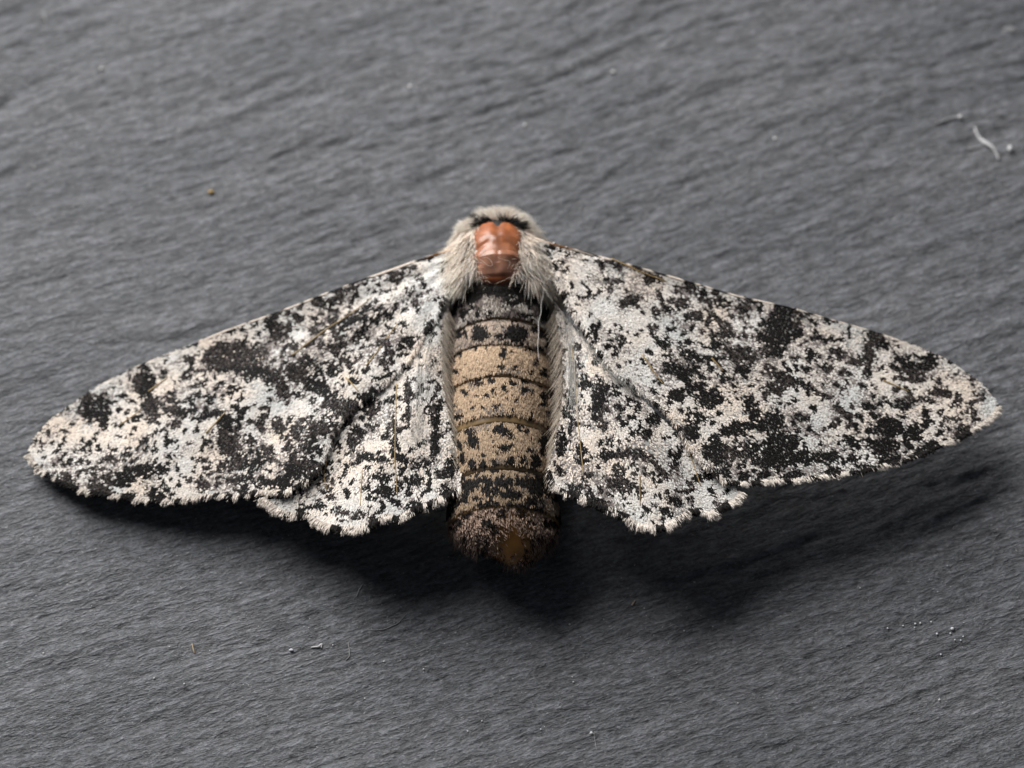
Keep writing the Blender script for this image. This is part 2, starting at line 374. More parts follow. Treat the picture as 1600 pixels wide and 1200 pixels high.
def ellipses(lst, px, py, soft=0.35):
    m = np.zeros(len(px))
    for (x, y, a, b, ang) in lst:
        R = 1.6 * max(a, b)
        k = np.where((np.abs(px - x) < R) & (np.abs(py - y) < R))[0]
        if not len(k): continue
        c = math.cos(math.radians(ang)); s = math.sin(math.radians(ang))
        dx = px[k] - x; dy = -(py[k] - y)
        u = (dx * c + dy * s) / a; v = (-dx * s + dy * c) / b
        r = np.sqrt(u * u + v * v)
        m[k] = np.maximum(m[k], np.clip((1 + soft - r) / (2 * soft), 0, 1))
    return m

CREAM = np.array([0.84, 0.725, 0.62]); WHITE = np.array([0.80, 0.77, 0.73]); BLUE = np.array([0.62, 0.645, 0.645]); SMOKE = np.array([.235, .205, .19])
INK = np.array([0.0085, 0.0075, 0.007]); BROWN = np.array([0.055, 0.044, 0.040])

# parts of the wings that are peppered more densely
DENSE = [(185,725,110,38,-8),(250,655,80,40,10),(380,720,60,50,0),(480,690,60,70,0),(560,480,80,30,25),(470,560,70,40,0),(640,735,80,40,0),(690,690,26,90,0),
 (1220,700,110,40,5),(1400,690,70,35,10),(1130,570,110,50,-20),(1110,490,80,35,-15),(950,640,40,80,0),(970,760,70,30,-10),(1450,620,60,50,0),(1220,520,50,50,0)]

PEPPER = {}
def pepper(side, px, py, seed):
    """single round specks scattered over a wing, fewer in its clear patches"""
    if side not in PEPPER:
        g = np.random.default_rng(seed)
        x0, x1, y0, y1 = px.min(), px.max(), py.min(), py.max()
        n = int((x1 - x0) * (y1 - y0) / 105)
        qx = g.uniform(x0, x1, n); qy = g.uniform(y0, y1, n)
        w = (.58 if side == 'left' else .46) + .32 * ellipses(DENSE, qx, qy, .5) - .36 * ellipses(PALE[side], qx, qy, .3)
        k = g.random(n) < w
        m = int(k.sum())
        PEPPER[side] = list(zip(qx[k], qy[k], g.uniform(2.6, 6.6, m), g.uniform(2.2, 4.4, m), (1 if 'left' in side else -1) * g.normal(38, 25, m)))
    return PEPPER[side]

def wing_pigment(side, x, y, z, seed, dust=0.5):
    px, py = measure(x, y, z)
    n = len(x)
    # jagged borders: whole scales are either pale or dark
    wx = px + 7 * (vnoise(px * .11, py * .11, seed) - .5) + rng.normal(0, 1.3, n)
    wy = py + 7 * (vnoise(px * .11 + 50, py * .11, seed + 1) - .5) + rng.normal(0, 1.3, n)
    g = math.radians(35 if 'left' in side else -35)
    if 'hind' in side: g = math.radians(75 if 'left' in side else -65)
    su = (px * math.cos(g) - py * math.sin(g)) * .62; sv = px * math.sin(g) + py * math.cos(g)
    black = ellipses(BLACK[side], wx, wy, .5); pale = ellipses(PALE[side], wx, wy)
    spot = 0.54 * vnoise(su * .11, sv * .11, seed + 2) + 0.38 * vnoise(su * .22, sv * .22, seed + 3) + 0.08 * rng.random(n)
    zone = vnoise(su * .022, sv * .022, seed + 4)
    thr = 0.225 + 0.20 * (zone - .5) + 0.16 * (dust - .5)
    thr = thr + 0.07 * ellipses(DENSE, px, py, .5)
    thr = thr * (1 - 0.6 * pale)
    pep = ellipses(pepper(side, px, py, seed), px + .6 * (wx - px), py + .6 * (wy - py), .22) > .5
    dark = pep | (black > .12 + .62 * (.5 * vnoise(su * .2, sv * .2, seed + 9) + .5 * vnoise(px * .34, py * .34, seed + 12)) + .08 * rng.random(n)) | (spot < thr)
    # pale scales rubbed into the dark blotches
    dark &= ~((black < .85) & (vnoise(px * .26, py * .26, seed + 6) > 0.86) & (rng.random(n) < 0.75))
    dark &= ~(rng.random(n) < 0.014)
    cr = np.clip(fbm(px * .018, py * .018, seed + 7, 3) * 2.2 - 0.6, 0, 1)[:, None]
    base = WHITE * (1 - cr) + CREAM * cr
    bl = np.clip(fbm(px * .016 + 9, py * .016, seed + 8, 3) * 4 - 2.1, 0, 1)[:, None] * 0.55
    base = base * (1 - bl) + BLUE * bl
    base = base * (0.80 + 0.30 * rng.random((n, 1)))
    # smoky dusting of grey-brown scales, thickest round the dark blotches
    halo = ellipses([(a, b, c * 1.5 + 4, d * 1.5 + 4, e) for (a, b, c, d, e) in BLACK[side] if c > 9], px, py, .5)
    smoke = np.clip(.85 * fbm(su * .03, sv * .05, seed + 50, 3) + .30 * vnoise(su * .12, sv * .2, seed + 53) - .47 + .16 * halo + .10 * ellipses(DENSE, px, py, .6) - .26 * pale, 0, .62)
    sm = (rng.random(n) < smoke * 1.5)[:, None]
    base = np.where(sm, SMOKE * (0.55 + 1.1 * rng.random((n, 1))), base)
    br = (vnoise(px * .02 + 30, py * .02, seed + 10) > 0.55) & (rng.random(n) < 0.45)
    dk = np.where(br[:, None], BROWN, INK) * (0.6 + 0.8 * rng.random((n, 1)))
    c = np.where(dark[:, None], dk, base)
    return c, dark

def normals_of(H, x, y, e=0.05):
    zx = (H(x + e, y) - H(x - e, y)) / (2 * e); zy = (H(x, y + e) - H(x, y - e)) / (2 * e)
    return norm(np.stack([-zx, -zy, np.ones_like(zx)], 1))

def flakes(root, direc, nrm, L, W, lift, curl=0.25, colours=None, roll=None):
    """scale-shaped flakes: six corners, two quads each"""
    n = len(root)
    d = norm(direc - nrm * np.sum(direc * nrm, 1, keepdims=True))
    s = np.cross(nrm, d)
    if roll is not None:
        s = norm(s + nrm * roll[:, None])
    up = nrm
    d2 = norm(d * np.cos(lift)[:, None] + up * np.sin(lift)[:, None])
    L = L[:, None]; W = W[:, None]
    mid = root + d2 * L * 0.6 + up * L * 0.05
    tip = root + d2 * L - up * L * curl * 0.25
    sk = rng.normal(0, 0.12, (n, 1)) * L
    V = np.stack([root - s * W * .18, root + s * W * .18, mid - s * W * .5, mid + s * W * .5,
                  tip - s * W * .42 + d2 * sk, tip + s * W * .42 - d2 * sk], 1).reshape(-1, 3)
    k = np.arange(n)[:, None] * 6
    F = np.concatenate([k + np.array([[0, 1, 3, 2]]), k + np.array([[2, 3, 5, 4]])])
    C = None if colours is None else np.repeat(colours, 6, axis=0)
    return V, F, C

def hairs(root, direc, bend, L, R, colours, seg=4, tipc=None):
    """tapered three-sided hairs; bend is added to the direction along the length"""
    n = len(root)
    t = np.linspace(0, 1, seg + 1)
    d = norm(direc)
    P = root[:, None, :] + d[:, None, :] * (t[None, :, None] * L[:, None, None]) + bend[:, None, :] * (t[None, :, None] ** 2 * L[:, None, None])
    a = norm(np.cross(d, np.array([0.3, 0.2, 0.93]))); b = np.cross(d, a)
    rad = R[:, None] * (1 - 0.8 * t[None, :] ** 1.5)
    V = []
    for k in range(3):
        th = 2 * math.pi * k / 3
        off = a * math.cos(th) + b * math.sin(th)
        V.append(P + off[:, None, :] * rad[:, :, None])
    V = np.stack(V, 2)                         # n, seg+1, 3, xyz
    idx = np.arange(n * (seg + 1) * 3).reshape(n, seg + 1, 3)
    F = []
    for k in range(3):
        k2 = (k + 1) % 3
        F.append(np.stack([idx[:, :-1, k], idx[:, :-1, k2], idx[:, 1:, k2], idx[:, 1:, k]], -1).reshape(-1, 4))
    C = np.repeat(colours, (seg + 1) * 3, axis=0)
    if tipc is not None:
        w = np.repeat(np.tile(t[None, :] ** 1.5, (n, 1)).reshape(-1), 3)[:, None]
        C = C * (1 - w) + np.repeat(tipc, (seg + 1) * 3, axis=0) * w
    return V.reshape(-1, 3), np.concatenate(F), C

def tube(P, R, sides=6):
    P = np.asarray(P, float); n = len(P)
    R = np.broadcast_to(np.asarray(R, float), (n,))
    T = norm(np.gradient(P, axis=0))
    a = norm(np.cross(T, np.array([0.13, 0.21, 0.97]))); b = np.cross(T, a)
    th = np.arange(sides) * 2 * math.pi / sides
    V = P[:, None, :] + R[:, None, None] * (a[:, None, :] * np.cos(th)[None, :, None] + b[:, None, :] * np.sin(th)[None, :, None])
    i = np.arange(n * sides).reshape(n, sides); j = np.roll(i, -1, axis=1)
    F = np.stack([i[:-1], j[:-1], j[1:], i[1:]], -1).reshape(-1, 4)
    V = np.concatenate([V.reshape(-1, 3), P[:1], P[-1:]])
    m = n * sides
    caps = np.concatenate([np.stack([j[0], i[0], np.full(sides, m)], 1), np.stack([i[-1], j[-1], np.full(sides, m + 1)], 1)])
    return V, [F, caps]

def build_wing(name, side, H, front, rear, base_px, seed, margin, label, fringe_len, spacing=0.066, dust=0.5, skip=None):
    fr = smooth_line(on_surface(front, H), 180); re = resample(on_surface(rear, H), 180)
    poly = np.concatenate([resample(fr, 90), resample(re, 140)[::-1]])
    # membrane: a thin sheet with an upper and an under face
    nv = 46; v = np.linspace(0, 1, nv)
    xy = fr[:, None, :] * (1 - v[None, :, None]) + re[:, None, :] * v[None, :, None]
    g = xy.reshape(-1, 2)
    z = H(g[:, 0], g[:, 1])
    top = np.column_stack([g, z]); low = np.column_stack([g, z - 0.07])
    i = np.arange(len(g)).reshape(180, nv); o = len(g)
    q = np.stack([i[:-1, :-1], i[1:, :-1], i[1:, 1:], i[:-1, 1:]], -1).reshape(-1, 4)
    if front[0][0] > front[-1][0]: pass
    else: q = q[:, ::-1]
    rims = []
    for e in (i[:, 0], i[:, -1], i[0, :]):
        rims.append(np.stack([e[:-1], e[1:], e[1:] + o, e[:-1] + o], 1))
    wing = mesh_obj(name, np.concatenate([top, low]), [q, q[:, ::-1] + o] + rims, M_membrane, moth)
    wing['label'] = label
    # scales
    x0, y0 = poly.min(0); x1, y1 = poly.max(0)
    gx, gy = np.meshgrid(np.arange(x0, x1, spacing), np.arange(y0, y1, spacing))
    gx = gx + (np.arange(gx.shape[0]) % 2)[:, None] * spacing / 2
    x = gx.ravel() + rng.normal(0, spacing * .28, gx.size); y = gy.ravel() + rng.normal(0, spacing * .28, gx.size)
    k = inside(poly, x, y)
    if skip is not None: k &= ~inside(skip, x, y)
    x, y = x[k], y[k]
    z = H(x, y); c, dark = wing_pigment(side, x, y, z, seed, dust)
    px, py = measure(x, y, z)
    # rubbed places where few scales are left
    worn = vnoise(px * .03, py * .03, seed + 20) + 0.35 * vnoise(px * .12, py * .12, seed + 21)
    keep = (rng.random(len(x)) < np.where(worn > 0.98, 0.45, 0.97)) | (dark & (rng.random(len(x)) < .8))
    x, y, z, c, dark, px, py = [a[keep] for a in (x, y, z, c, dark, px, py)]
    n = len(x); nr = normals_of(H, x, y)
    b = on_surface([base_px], H)[0]
    d = np.stack([x - b[0], y - b[1], np.zeros(n)], 1)
    ja = (vnoise(px * .05, py * .05, seed + 22) - .5) * 0.9 + rng.normal(0, .22, n)
    ca, sa = np.cos(ja), np.sin(ja); d = norm(d)
    d = np.stack([d[:, 0] * ca - d[:, 1] * sa, d[:, 0] * sa + d[:, 1] * ca, d[:, 2]], 1)
    V, F, C = flakes(np.stack([x, y, z + 0.008], 1), d, nr, rng.uniform(.11, .17, n), rng.uniform(.062, .095, n),
                     np.clip(rng.normal(.10, .08, n), .02, .6), colours=c, roll=rng.normal(0, .10, n))
    mesh_obj('wing_scales', V, F, M_scale, wing, C, smooth=False, kind='stuff')
    # fringe along the outer margin, in pale and dark tufts
    a, e = margin
    mp = resample(on_surface(rear[a:e], H), 1500)
    n = 1500 * 7
    t = rng.random(n) * 1498; ti = t.astype(int); f = (t - ti)[:, None]
    P2 = mp[ti] * (1 - f) + mp[ti + 1] * f
    tang = norm(mp[np.minimum(ti + 6, 1499)] - mp[np.maximum(ti - 6, 0)])
    out = np.stack([tang[:, 1], -tang[:, 0]], 1)
    test = P2 + out * 0.3
    out[inside(poly, test[:, 0], test[:, 1])] *= -1
    P2 = P2 - out * rng.uniform(0, .14, n)[:, None]
    rad = norm(P2 - b); dd = norm(out * .6 + rad * .7 + rng.normal(0, .16, (n, 2)))
    z = H(P2[:, 0], P2[:, 1])
    px, py = measure(P2[:, 0], P2[:, 1], z)
    blk = ellipses(BLACK[side], px, py, .3) > .5
    blk |= vnoise(px * .10, py * .10, seed + 30) < 0.50 + .12 * rng.normal(0, 1, n)
    blk &= ~((ellipses(PALE[side], px, py, .3) > .5) & (rng.random(n) < .8))
    cc = np.where(blk[:, None], INK * (1 + 1.5 * rng.random((n, 1))), (CREAM * .6 + WHITE * .4) * (0.75 + .3 * rng.random((n, 1))))
    wc, wd = wing_pigment(side, P2[:, 0], P2[:, 1], z, seed, dust)
    if 'fore' in name:
        along = np.linspace(0, 1, 1500)[ti]
        fringe_k = np.where(along < .42, rng.uniform(.2, 1.3, n), 1.0)
        cc = np.where((along < .42)[:, None], wc, cc)
    else: fringe_k = 1.0
    ln = fringe_k * fringe_len * rng.uniform(.45, 1.1, n) * (0.5 + .75 * vnoise(px * .2, py * .2, seed + 31)) * np.where(blk, .8, 1)
    V, F, C = flakes(np.column_stack([P2, z + rng.uniform(-.05, .05, n)]), np.column_stack([dd, rng.normal(-.1, .15, n)]),
                     np.tile([0., 0, 1], (n, 1)), ln, rng.uniform(.028, .055, n), rng.normal(.0, .18, n), colours=cc, roll=rng.normal(0, .4, n))
    mesh_obj('wing_fringe', V, F, M_scale, wing, C, smooth=False, kind='stuff')
    # the leading edge: a rounded rib
    if 'fore' in name:
        xy = resample(fr, 120); zz = H(xy[:, 0], xy[:, 1])
        P = np.column_stack([xy, zz - 0.02])
        V, F = tube(P, np.linspace(.09, .03, 120), 8)
        px, py = measure(V[:, 0], V[:, 1], V[:, 2])
        bk = ellipses(BLACK[side], px, py + 2, .3) > .5
        bk |= vnoise(px * .075, py * .075, seed + 40) < .40
        cc = np.where(bk[:, None], INK * 1.5, CREAM * .95)
        near = np.clip(1 - np.hypot(px - base_px[0], py - base_px[1]) / 45, 0, 1)[:, None]
        cc = cc * (1 - near) + np.array([.30, .13, .03]) * near
        mesh_obj('costal_edge', V, F, M_scale, wing, cc)
    return wing, poly

def veins(wing, H, lines, r=0.045):
    for ln in lines:
        xy = smooth_line(on_surface(ln, H), 24)
        P = np.column_stack([xy, H(xy[:, 0], xy[:, 1]) + 0.035])
        V, F = tube(P, np.linspace(r, r * .6, 24), 6)
        mesh_obj('vein', V, F, M_vein, wing)

lf, lf_poly = build_wing('forewing', 'left', H_left_fore, LF_front, LF_rear, (705, 405), 100, (1, 23), 'drooping forewing with its tip near the slate', 0.34, dust=.55)
rf, rf_poly = build_wing('forewing', 'right', H_right_fore, RF_front, RF_rear, (862, 400), 200, (1, 23), 'forewing held level above its wide shadow', 0.30, dust=.5)
lh, lh_poly = build_wing('hindwing', 'left_hind', H_left_hind, LH_front, LH_rear, (704, 460), 300, (8, 22), 'hindwing beside the drooping forewing', 0.42, dust=.5)
rh, rh_poly = build_wing('hindwing', 'right_hind', H_right_hind, RH_front, RH_rear, (864, 460), 400, (6, 21), 'hindwing beside the level forewing', 0.42, dust=.35)
veins(lf, H_left_fore, [[(456,556),(505,518),(545,493),(580,466)], [(572,572),(588,552),(596,540)], [(604,530),(622,505)], [(322,677),(352,645)], [(232,612),(262,590)], [(188,664),(222,640)], [(540,590),(560,612)]])
veins(rf, H_right_fore, [[(1004,555),(1022,582),(1036,600)], [(1112,560),(1130,580)], [(955,405),(1000,425),(1040,440)], [(1380,595),(1420,612)]])
veins(lh, H_left_hind, [[(620,600),(618,660),(617,720),(621,778)], [(512,715),(506,740),(510,765)], [(566,735),(563,790)]], .035)
veins(rh, H_right_hind, [[(893,540),(900,600),(903,660),(912,745)], [(950,565),(968,590),(982,612)], [(1050,650),(1072,690),(1095,760)], [(1000,745),(1000,790)]], .035)

# ------------------------------------------------------------------ body
# stations: photo row of the back line, centre column, half width px, height of back, height of belly (mm)
ST_ = np.array([
 (331, 776, 30, 4.3, 2.2), (336, 776, 54, 5.0, 1.4), (347, 777, 70, 5.7, .9), (370, 779, 80, 6.15, .5), (400, 781, 82, 6.25, .2), (430, 781, 79, 5.85, .05), (455, 782, 76, 5.45, 0),
 (500, 782, 77, 5.25, -.02), (535, 782, 79, 5.25, -.04), (585, 782, 80, 5.25, -.05), (657, 782, 79, 5.25, -.05), (730, 785, 78, 5.2, -.05), (793, 787, 82, 5.05, -.02),
 (815, 790, 74, 4.8, .8), (836, 796, 58, 4.4, 1.8), (854, 802, 40, 3.9, 2.3), (870, 807, 22, 3.4, 2.5), (885, 810, 6, 2.9, 2.6)], float)
_xy = at_height(ST_[:, 1::-1], ST_[:, 3])
BY = _xy[:, 1]; BX = _xy[:, 0]; BA = ST_[:, 2] / PPM; BT = ST_[:, 3]; BB = ST_[:, 4]
o_ = np.argsort(BY); BYs = BY[o_]
def station(y):
    return (np.interp(y, BYs, BX[o_]), np.interp(y, BYs, BA[o_]), np.interp(y, BYs, BT[o_]), np.interp(y, BYs, BB[o_]))
def body_point(y, th, off=0.0):
    cx, a, t, b = station(y)
    zc = (t + b) / 2; r = (t - b) / 2
    return np.stack([cx + (a + off) * np.sin(th), y, zc + (r + off) * np.cos(th)], -1)
def body_top(x, y):
    cx, a, t, b = station(y)
    zc = (t + b) / 2; r = (t - b) / 2
    return zc + r * np.sqrt(np.clip(1 - ((x - cx) / a) ** 2, 0, 1))

def build_body():
    ny, nt = 150, 56
    ys = np.linspace(BYs[0] + .001, BYs[-1] - .001, ny); th = np.linspace(0, 2 * math.pi, nt, endpoint=False)
    Y, T = np.meshgrid(ys, th, indexing='ij')
    P = body_point(Y.ravel(), T.ravel())
    i = np.arange(ny * nt).reshape(ny, nt); j = np.roll(i, -1, 1)
    F = np.stack([i[:-1], i[1:], j[1:], j[:-1]], -1).reshape(-1, 4)
    ends = [np.stack([j[0], i[0], np.full(nt, ny * nt)], 1)[:, ::-1], np.stack([i[-1], j[-1], np.full(nt, ny * nt + 1)], 1)[:, ::-1]]
    V = np.concatenate([P, [P[:nt].mean(0)], [P[-nt:].mean(0)]])
    c = np.tile([.055, .034, .022], (len(V), 1))
    fur = np.clip((V[:, 1] - 4.2) / 1.0, 0, 1)[:, None]
    c = c * (1 - fur) + np.array([.60, .53, .45]) * fur
    px, py = measure(V[:, 0], V[:, 1], V[:, 2])
    bk = ellipses([(777, 348, 36, 9, 0)], px, py, .2)[:, None]
    c = c * (1 - bk) + INK * 2 * bk
    o = mesh_obj('body', V, [F] + ends, M_body, moth, c)
    return o
body = build_body()

def row_y(py):
    return float(np.interp(py, ST_[:, 0], BY))

SEG = [(446, 499), (496, 537), (533, 588), (584, 660), (655, 733), (729, 796), (790, 881)]
SEG_DARK = [
 [(735,458,18,14,0),(830,456,26,18,0),(778,452,40,9,0),(850,480,10,20,0),(712,470,8,20,0),(800,470,12,6,0),(820,488,16,4,0)],
 [(750,517,15,13,0),(807,518,18,13,0),(782,522,12,4,0),(718,518,8,9,0),(835,512,8,6,0),(850,515,8,12,0)],
 [(742,541,5,4,0),(786,543,5,4,0),(785,552,5,6,0),(830,543,9,4,0),(838,560,5,6,0),(832,577,5,6,0),(850,578,5,7,0),(718,550,4,6,0),(712,575,5,5,0),(784,569,4,3,0),(804,570,4,4,0),(720,541,5,4,0)],
 [(745,597,9,5,0),(768,592,6,5,0),(800,595,6,5,0),(820,605,6,6,0),(786,602,5,6,0),(727,610,6,6,0),(706,605,4,8,0),(775,633,5,4,0),(783,647,4,4,0),(800,645,5,6,0),(826,655,9,6,0),(715,648,6,5,0),(760,615,4,3,0),(805,622,4,4,0),(850,620,5,14,0),(740,632,4,3,0),(712,628,4,4,0)],
 [(783,670,13,7,0),(740,686,9,13,20),(734,672,6,5,0),(718,692,4,8,0),(800,676,4,6,0),(786,697,7,5,0),(756,720,6,8,0),(774,721,5,9,0),(796,718,6,9,0),(816,715,6,10,0),(836,716,8,12,0),(738,722,6,8,0),(722,712,6,9,0),(848,690,6,18,0)],
 [(733,755,13,9,20),(760,748,12,8,0),(790,752,14,7,0),(820,750,12,9,0),(745,775,8,6,0),(800,770,18,8,0),(840,760,12,16,0),(775,765,9,6,0),(765,785,8,4,0),(725,772,8,9,0),(830,782,12,8,0),(815,790,10,5,0)],
 []]
BULGE = .13
TAN = np.array([.50, .365, .25]); PINK = np.array([.38, .27, .21])
for si, (pa, pb) in enumerate(SEG):
    ya, yb = row_y(pa), row_y(pb)
    ny, nt = 26, 60
    v = np.linspace(0, 1, ny); th = np.radians(np.linspace(-118, 118, nt))
    Vv, T = np.meshgrid(v, th, indexing='ij')
    last = si == len(SEG) - 1
    y = ya + (yb - ya) * Vv + (0 if last else 1) * 0.10 * np.cos(T * 1.3) * Vv * -1 + (0 if last else .16) * (vnoise(T * 1.6 + 11 * si, Vv * 0 + si, 95) - .5) * Vv
    y = np.maximum(y, BYs[0] + .002)
    prof = 0.03 + (0.03 if last else 0.10) * Vv ** 0.7 - 0.06 * np.exp(-Vv * 9) 
    if not last: prof = prof + BULGE * np.sin(math.pi * np.clip(Vv, 0, 1)) ** .8 - .05
    if last: prof = 0.05 + 0.0 * Vv + 0.02 * np.sin(Vv * 3.1)
    wav = 0.05 * (vnoise(T * 3 + si * 7, Vv * 2, 50) - .5)
    P = body_point(y.ravel(), T.ravel(), (prof + wav).ravel())
    Pl = body_point(y.ravel(), T.ravel(), (prof + wav - 0.07).ravel())
    i = np.arange(ny * nt).reshape(ny, nt); o = ny * nt
    q = np.stack([i[:-1, :-1], i[:-1, 1:], i[1:, 1:], i[1:, :-1]], -1).reshape(-1, 4)
    rims = [np.stack([e[:-1], e[1:], e[1:] + o, e[:-1] + o], 1) for e in (i[0], i[-1], i[:, 0], i[:, -1])]
    rim = np.clip((Vv - 0.84) / 0.1, 0, 1).ravel()[:, None]
    amber = np.array([.17, .095, .03]) if si not in (4,) else np.array([.07, .045, .02])
    cc = np.array([.16, .095, .045]) * (1 - rim) + amber * rim
    if si == 3: cc = np.array([.20, .12, .055]) * (1 - rim) + np.array([.20, .13, .06]) * rim
    if last:
        px, py = measure(P[:, 0], P[:, 1], P[:, 2])
        g = ellipses([(800, 850, 27, 46, 0)], px, py, .6)[:, None]
        cc = np.array([.075, .04, .02]) * (1 - g) + np.array([.42, .175, .022]) * g
    seg_o = mesh_obj('abdomen_segment', np.concatenate([P, Pl]), [q, q[:, ::-1] + o] + rims, M_plate, moth, np.concatenate([cc, cc]))
    if last: seg_o['label'] = 'dark rounded tail end with an amber middle'
    # the scales lying on this segment, pointing towards the tail
    n = 15000 if not last else 9000
    vv = rng.random(n) * (0.855 if not last else 1.0); tt = np.radians(rng.uniform(-112, 112, n))
    if si == 3: vv *= 0.95
    y = ya + (yb - ya) * vv - (0 if last else .1) * np.cos(tt * 1.3) * vv + (0 if last else .16) * (vnoise(tt * 1.6 + 11 * si, vv * 0 + si, 95) - .5) * vv
    y = np.maximum(y, BYs[0] + .003)
    off = 0.01 + 0.10 * vv ** .7 + BULGE * np.sin(math.pi * vv) ** .8 if not last else np.full(n, .065)
    P = body_point(y, tt, off)
    Pn = norm(body_point(y, tt, off + .1) - P)
    dn = body_point(np.maximum(y - .05, BYs[0] + .001), tt, off) - P
    px, py = measure(P[:, 0], P[:, 1], P[:, 2])
    wx = px + 6 * (vnoise(px * .14, py * .14, 60 + si) - .5) + rng.normal(0, 1.2, n); wy = py + 6 * (vnoise(px * .14 + 9, py * .14, 61 + si) - .5) + rng.normal(0, 1.2, n)
    dark = ellipses(SEG_DARK[si], wx, wy, .3) > .5
    sp = .6 * vnoise(px * .13, py * .13, 70 + si) + .4 * vnoise(px * .27, py * .27, 71 + si)
    thr = [.36, .26, .20, .25, .27, .42, .0][si]
    side = np.clip((np.abs(tt) - .95) / .5, 0, 1)
    dark |= sp < thr + .16 * side
    tn = TAN * (0.72 + .5 * rng.random((n, 1)))
    if si == 0:
        tn = np.where((vnoise(px * .08, py * .08, 77) > .45)[:, None], np.array([.52, .47, .42]), np.array([.16, .13, .12])) * (0.7 + .5 * rng.random((n, 1)))
    if si == 1: tn = tn * np.array([.88, .95, 1.1])
    gry = (vnoise(px * .05, py * .05, 90 + si) < (.5 if si < 2 else .22)) & (rng.random(n) < .5)
    tn = np.where(gry[:, None], np.array([.22, .185, .16]), tn)
    sd = (side * .8)[:, None]
    tn = tn * (1 - sd) + np.array([.50, .42, .34]) * sd
    tn = tn * [1, 1, 1.05, 1, .84, .66, 1][si]  # rear segments dimmed: fading of the front light put into the colour
    keep = rng.random(n) < (0.95 if si != 5 else .8)
    if last:
        patch = vnoise(px * .07, py * .07, 80) + .4 * vnoise(px * .2, py * .2, 81)
        tn = PINK * (0.5 + .8 * rng.random((n, 1)))
        dark = patch < .55
        g = ellipses([(800, 856, 25, 44, 0)], px, py, .6)
        keep = rng.random(n) < (1 - g) * np.where(py > 835, .28, .55) + .015
    c = np.where(dark[:, None], INK * (0.8 + 1.2 * rng.random((n, 1))), tn)
    P, dn, Pn, c = P[keep], dn[keep], Pn[keep], c[keep]; n = len(P)
    V, F, C = flakes(P - Pn * .01, norm(dn) + rng.normal(0, .28, (n, 3)), Pn, rng.uniform(.15, .30, n), rng.uniform(.032, .058, n),
                     np.clip(rng.normal(.13, .10, n), .02, .8), colours=c, roll=rng.normal(0, .25, n))
    mesh_obj('segment_scales', V, F, M_scale, seg_o, C, smooth=False, kind='stuff')

# bare orange shield of the thorax: two lobes with a groove, and the plate behind them
def build_shield():
    cx, cy = 777.0, 390.0
    def patch(name, c_px, hw, hh, bulge, grooves, colour_fn, p=2.4, top=.44, bot=.44, open_low=False):
        u = np.linspace(-1, 1, 61); U, W = np.meshgrid(u, u)
        # square to disc
        cf = np.where(W > 0, top, bot); X = U * np.sqrt(1 - cf * W * W); Y = W * np.sqrt(1 - cf * U * U)
        c = on_surface([c_px], body_top)[0]
        wob = 1 + .10 * (vnoise(np.arctan2(Y, X) * 2.2 + hh * 9, X * 0, 57) - .5)
        x = c[0] + X * hw * wob; y = c[1] + Y * hh
        Yr = np.where(Y < 0, Y * .55, Y) if open_low else Y
        r = np.minimum((np.abs(X) ** 3.2 + np.abs(Yr) ** 3.2) ** (1 / 3.2) / .95, 1)
        h = body_top(x.ravel(), y.ravel()).reshape(x.shape) - .02 + bulge * np.clip(1 - r ** p, 0, 1) ** .55
        h = h - grooves(X, Y) + .07 * (vnoise(x * 2.2, y * 2.2, 55) - .5)
        V = np.stack([x, y, h], -1).reshape(-1, 3)
        i = np.arange(61 * 61).reshape(61, 61)
        q = np.stack([i[:-1, :-1], i[:-1, 1:], i[1:, 1:], i[1:, :-1]], -1).reshape(-1, 4)
        rim = np.concatenate([i[0, :], i[1:, -1], i[-1, -2::-1], i[-2:0:-1, 0]])
        low = V[rim].copy(); low[:, 2] -= .5
        k = np.arange(len(rim)); kn = (k + 1) % len(rim)
        side = np.stack([rim[k], len(V) + k, len(V) + kn, rim[kn]], 1)
        cc = colour_fn(X.ravel(), Y.ravel())
        return mesh_obj(name, np.concatenate([V, low]), [q, side], M_shield, moth, np.concatenate([cc, cc[rim] * .6]))
    def g1(X, Y):
        mid = .16 * np.exp(-(X / .17) ** 2) * np.clip(.25 + Y, 0, 1)
        return mid + .07 * np.exp(-((Y + .30 + .5 * X * X) / .14) ** 2) * np.clip((np.abs(X) - .2) / .2, 0, 1)
    def c1(X, Y):
        t = np.clip(.5 + .5 * Y, 0, 1)[:, None]
        a = np.array([.33, .130, .065]) * (1 - t) + np.array([.34, .105, .035]) * t
        return a * (1 - .25 * np.exp(-(X / .15) ** 2)[:, None])
    patch('thorax_shield', (777, 369), 1.30, 1.24, .22, g1, c1, top=.44, bot=.06, open_low=True)
    def g2(X, Y):
        return .05 * np.exp(-((Y + .62 - .15 * X * X) / .08) ** 2) + .03 * np.exp(-(X / .08) ** 2) * (Y > 0)
    def c2(X, Y):
        low = np.clip((-.45 - Y) / .2, 0, 1)[:, None]
        a = np.array([.33, .165, .11]) * (1 - low) + np.array([.19, .055, .02]) * low
        up = np.clip((Y - .1) / .6, 0, 1)[:, None] * .6
        return a * (1 - up) + np.array([.38, .14, .06]) * up
    patch('thorax_plate', (778, 414), 1.27, 1.0, .29, g2, c2, 2.8, top=.22)
build_shield()

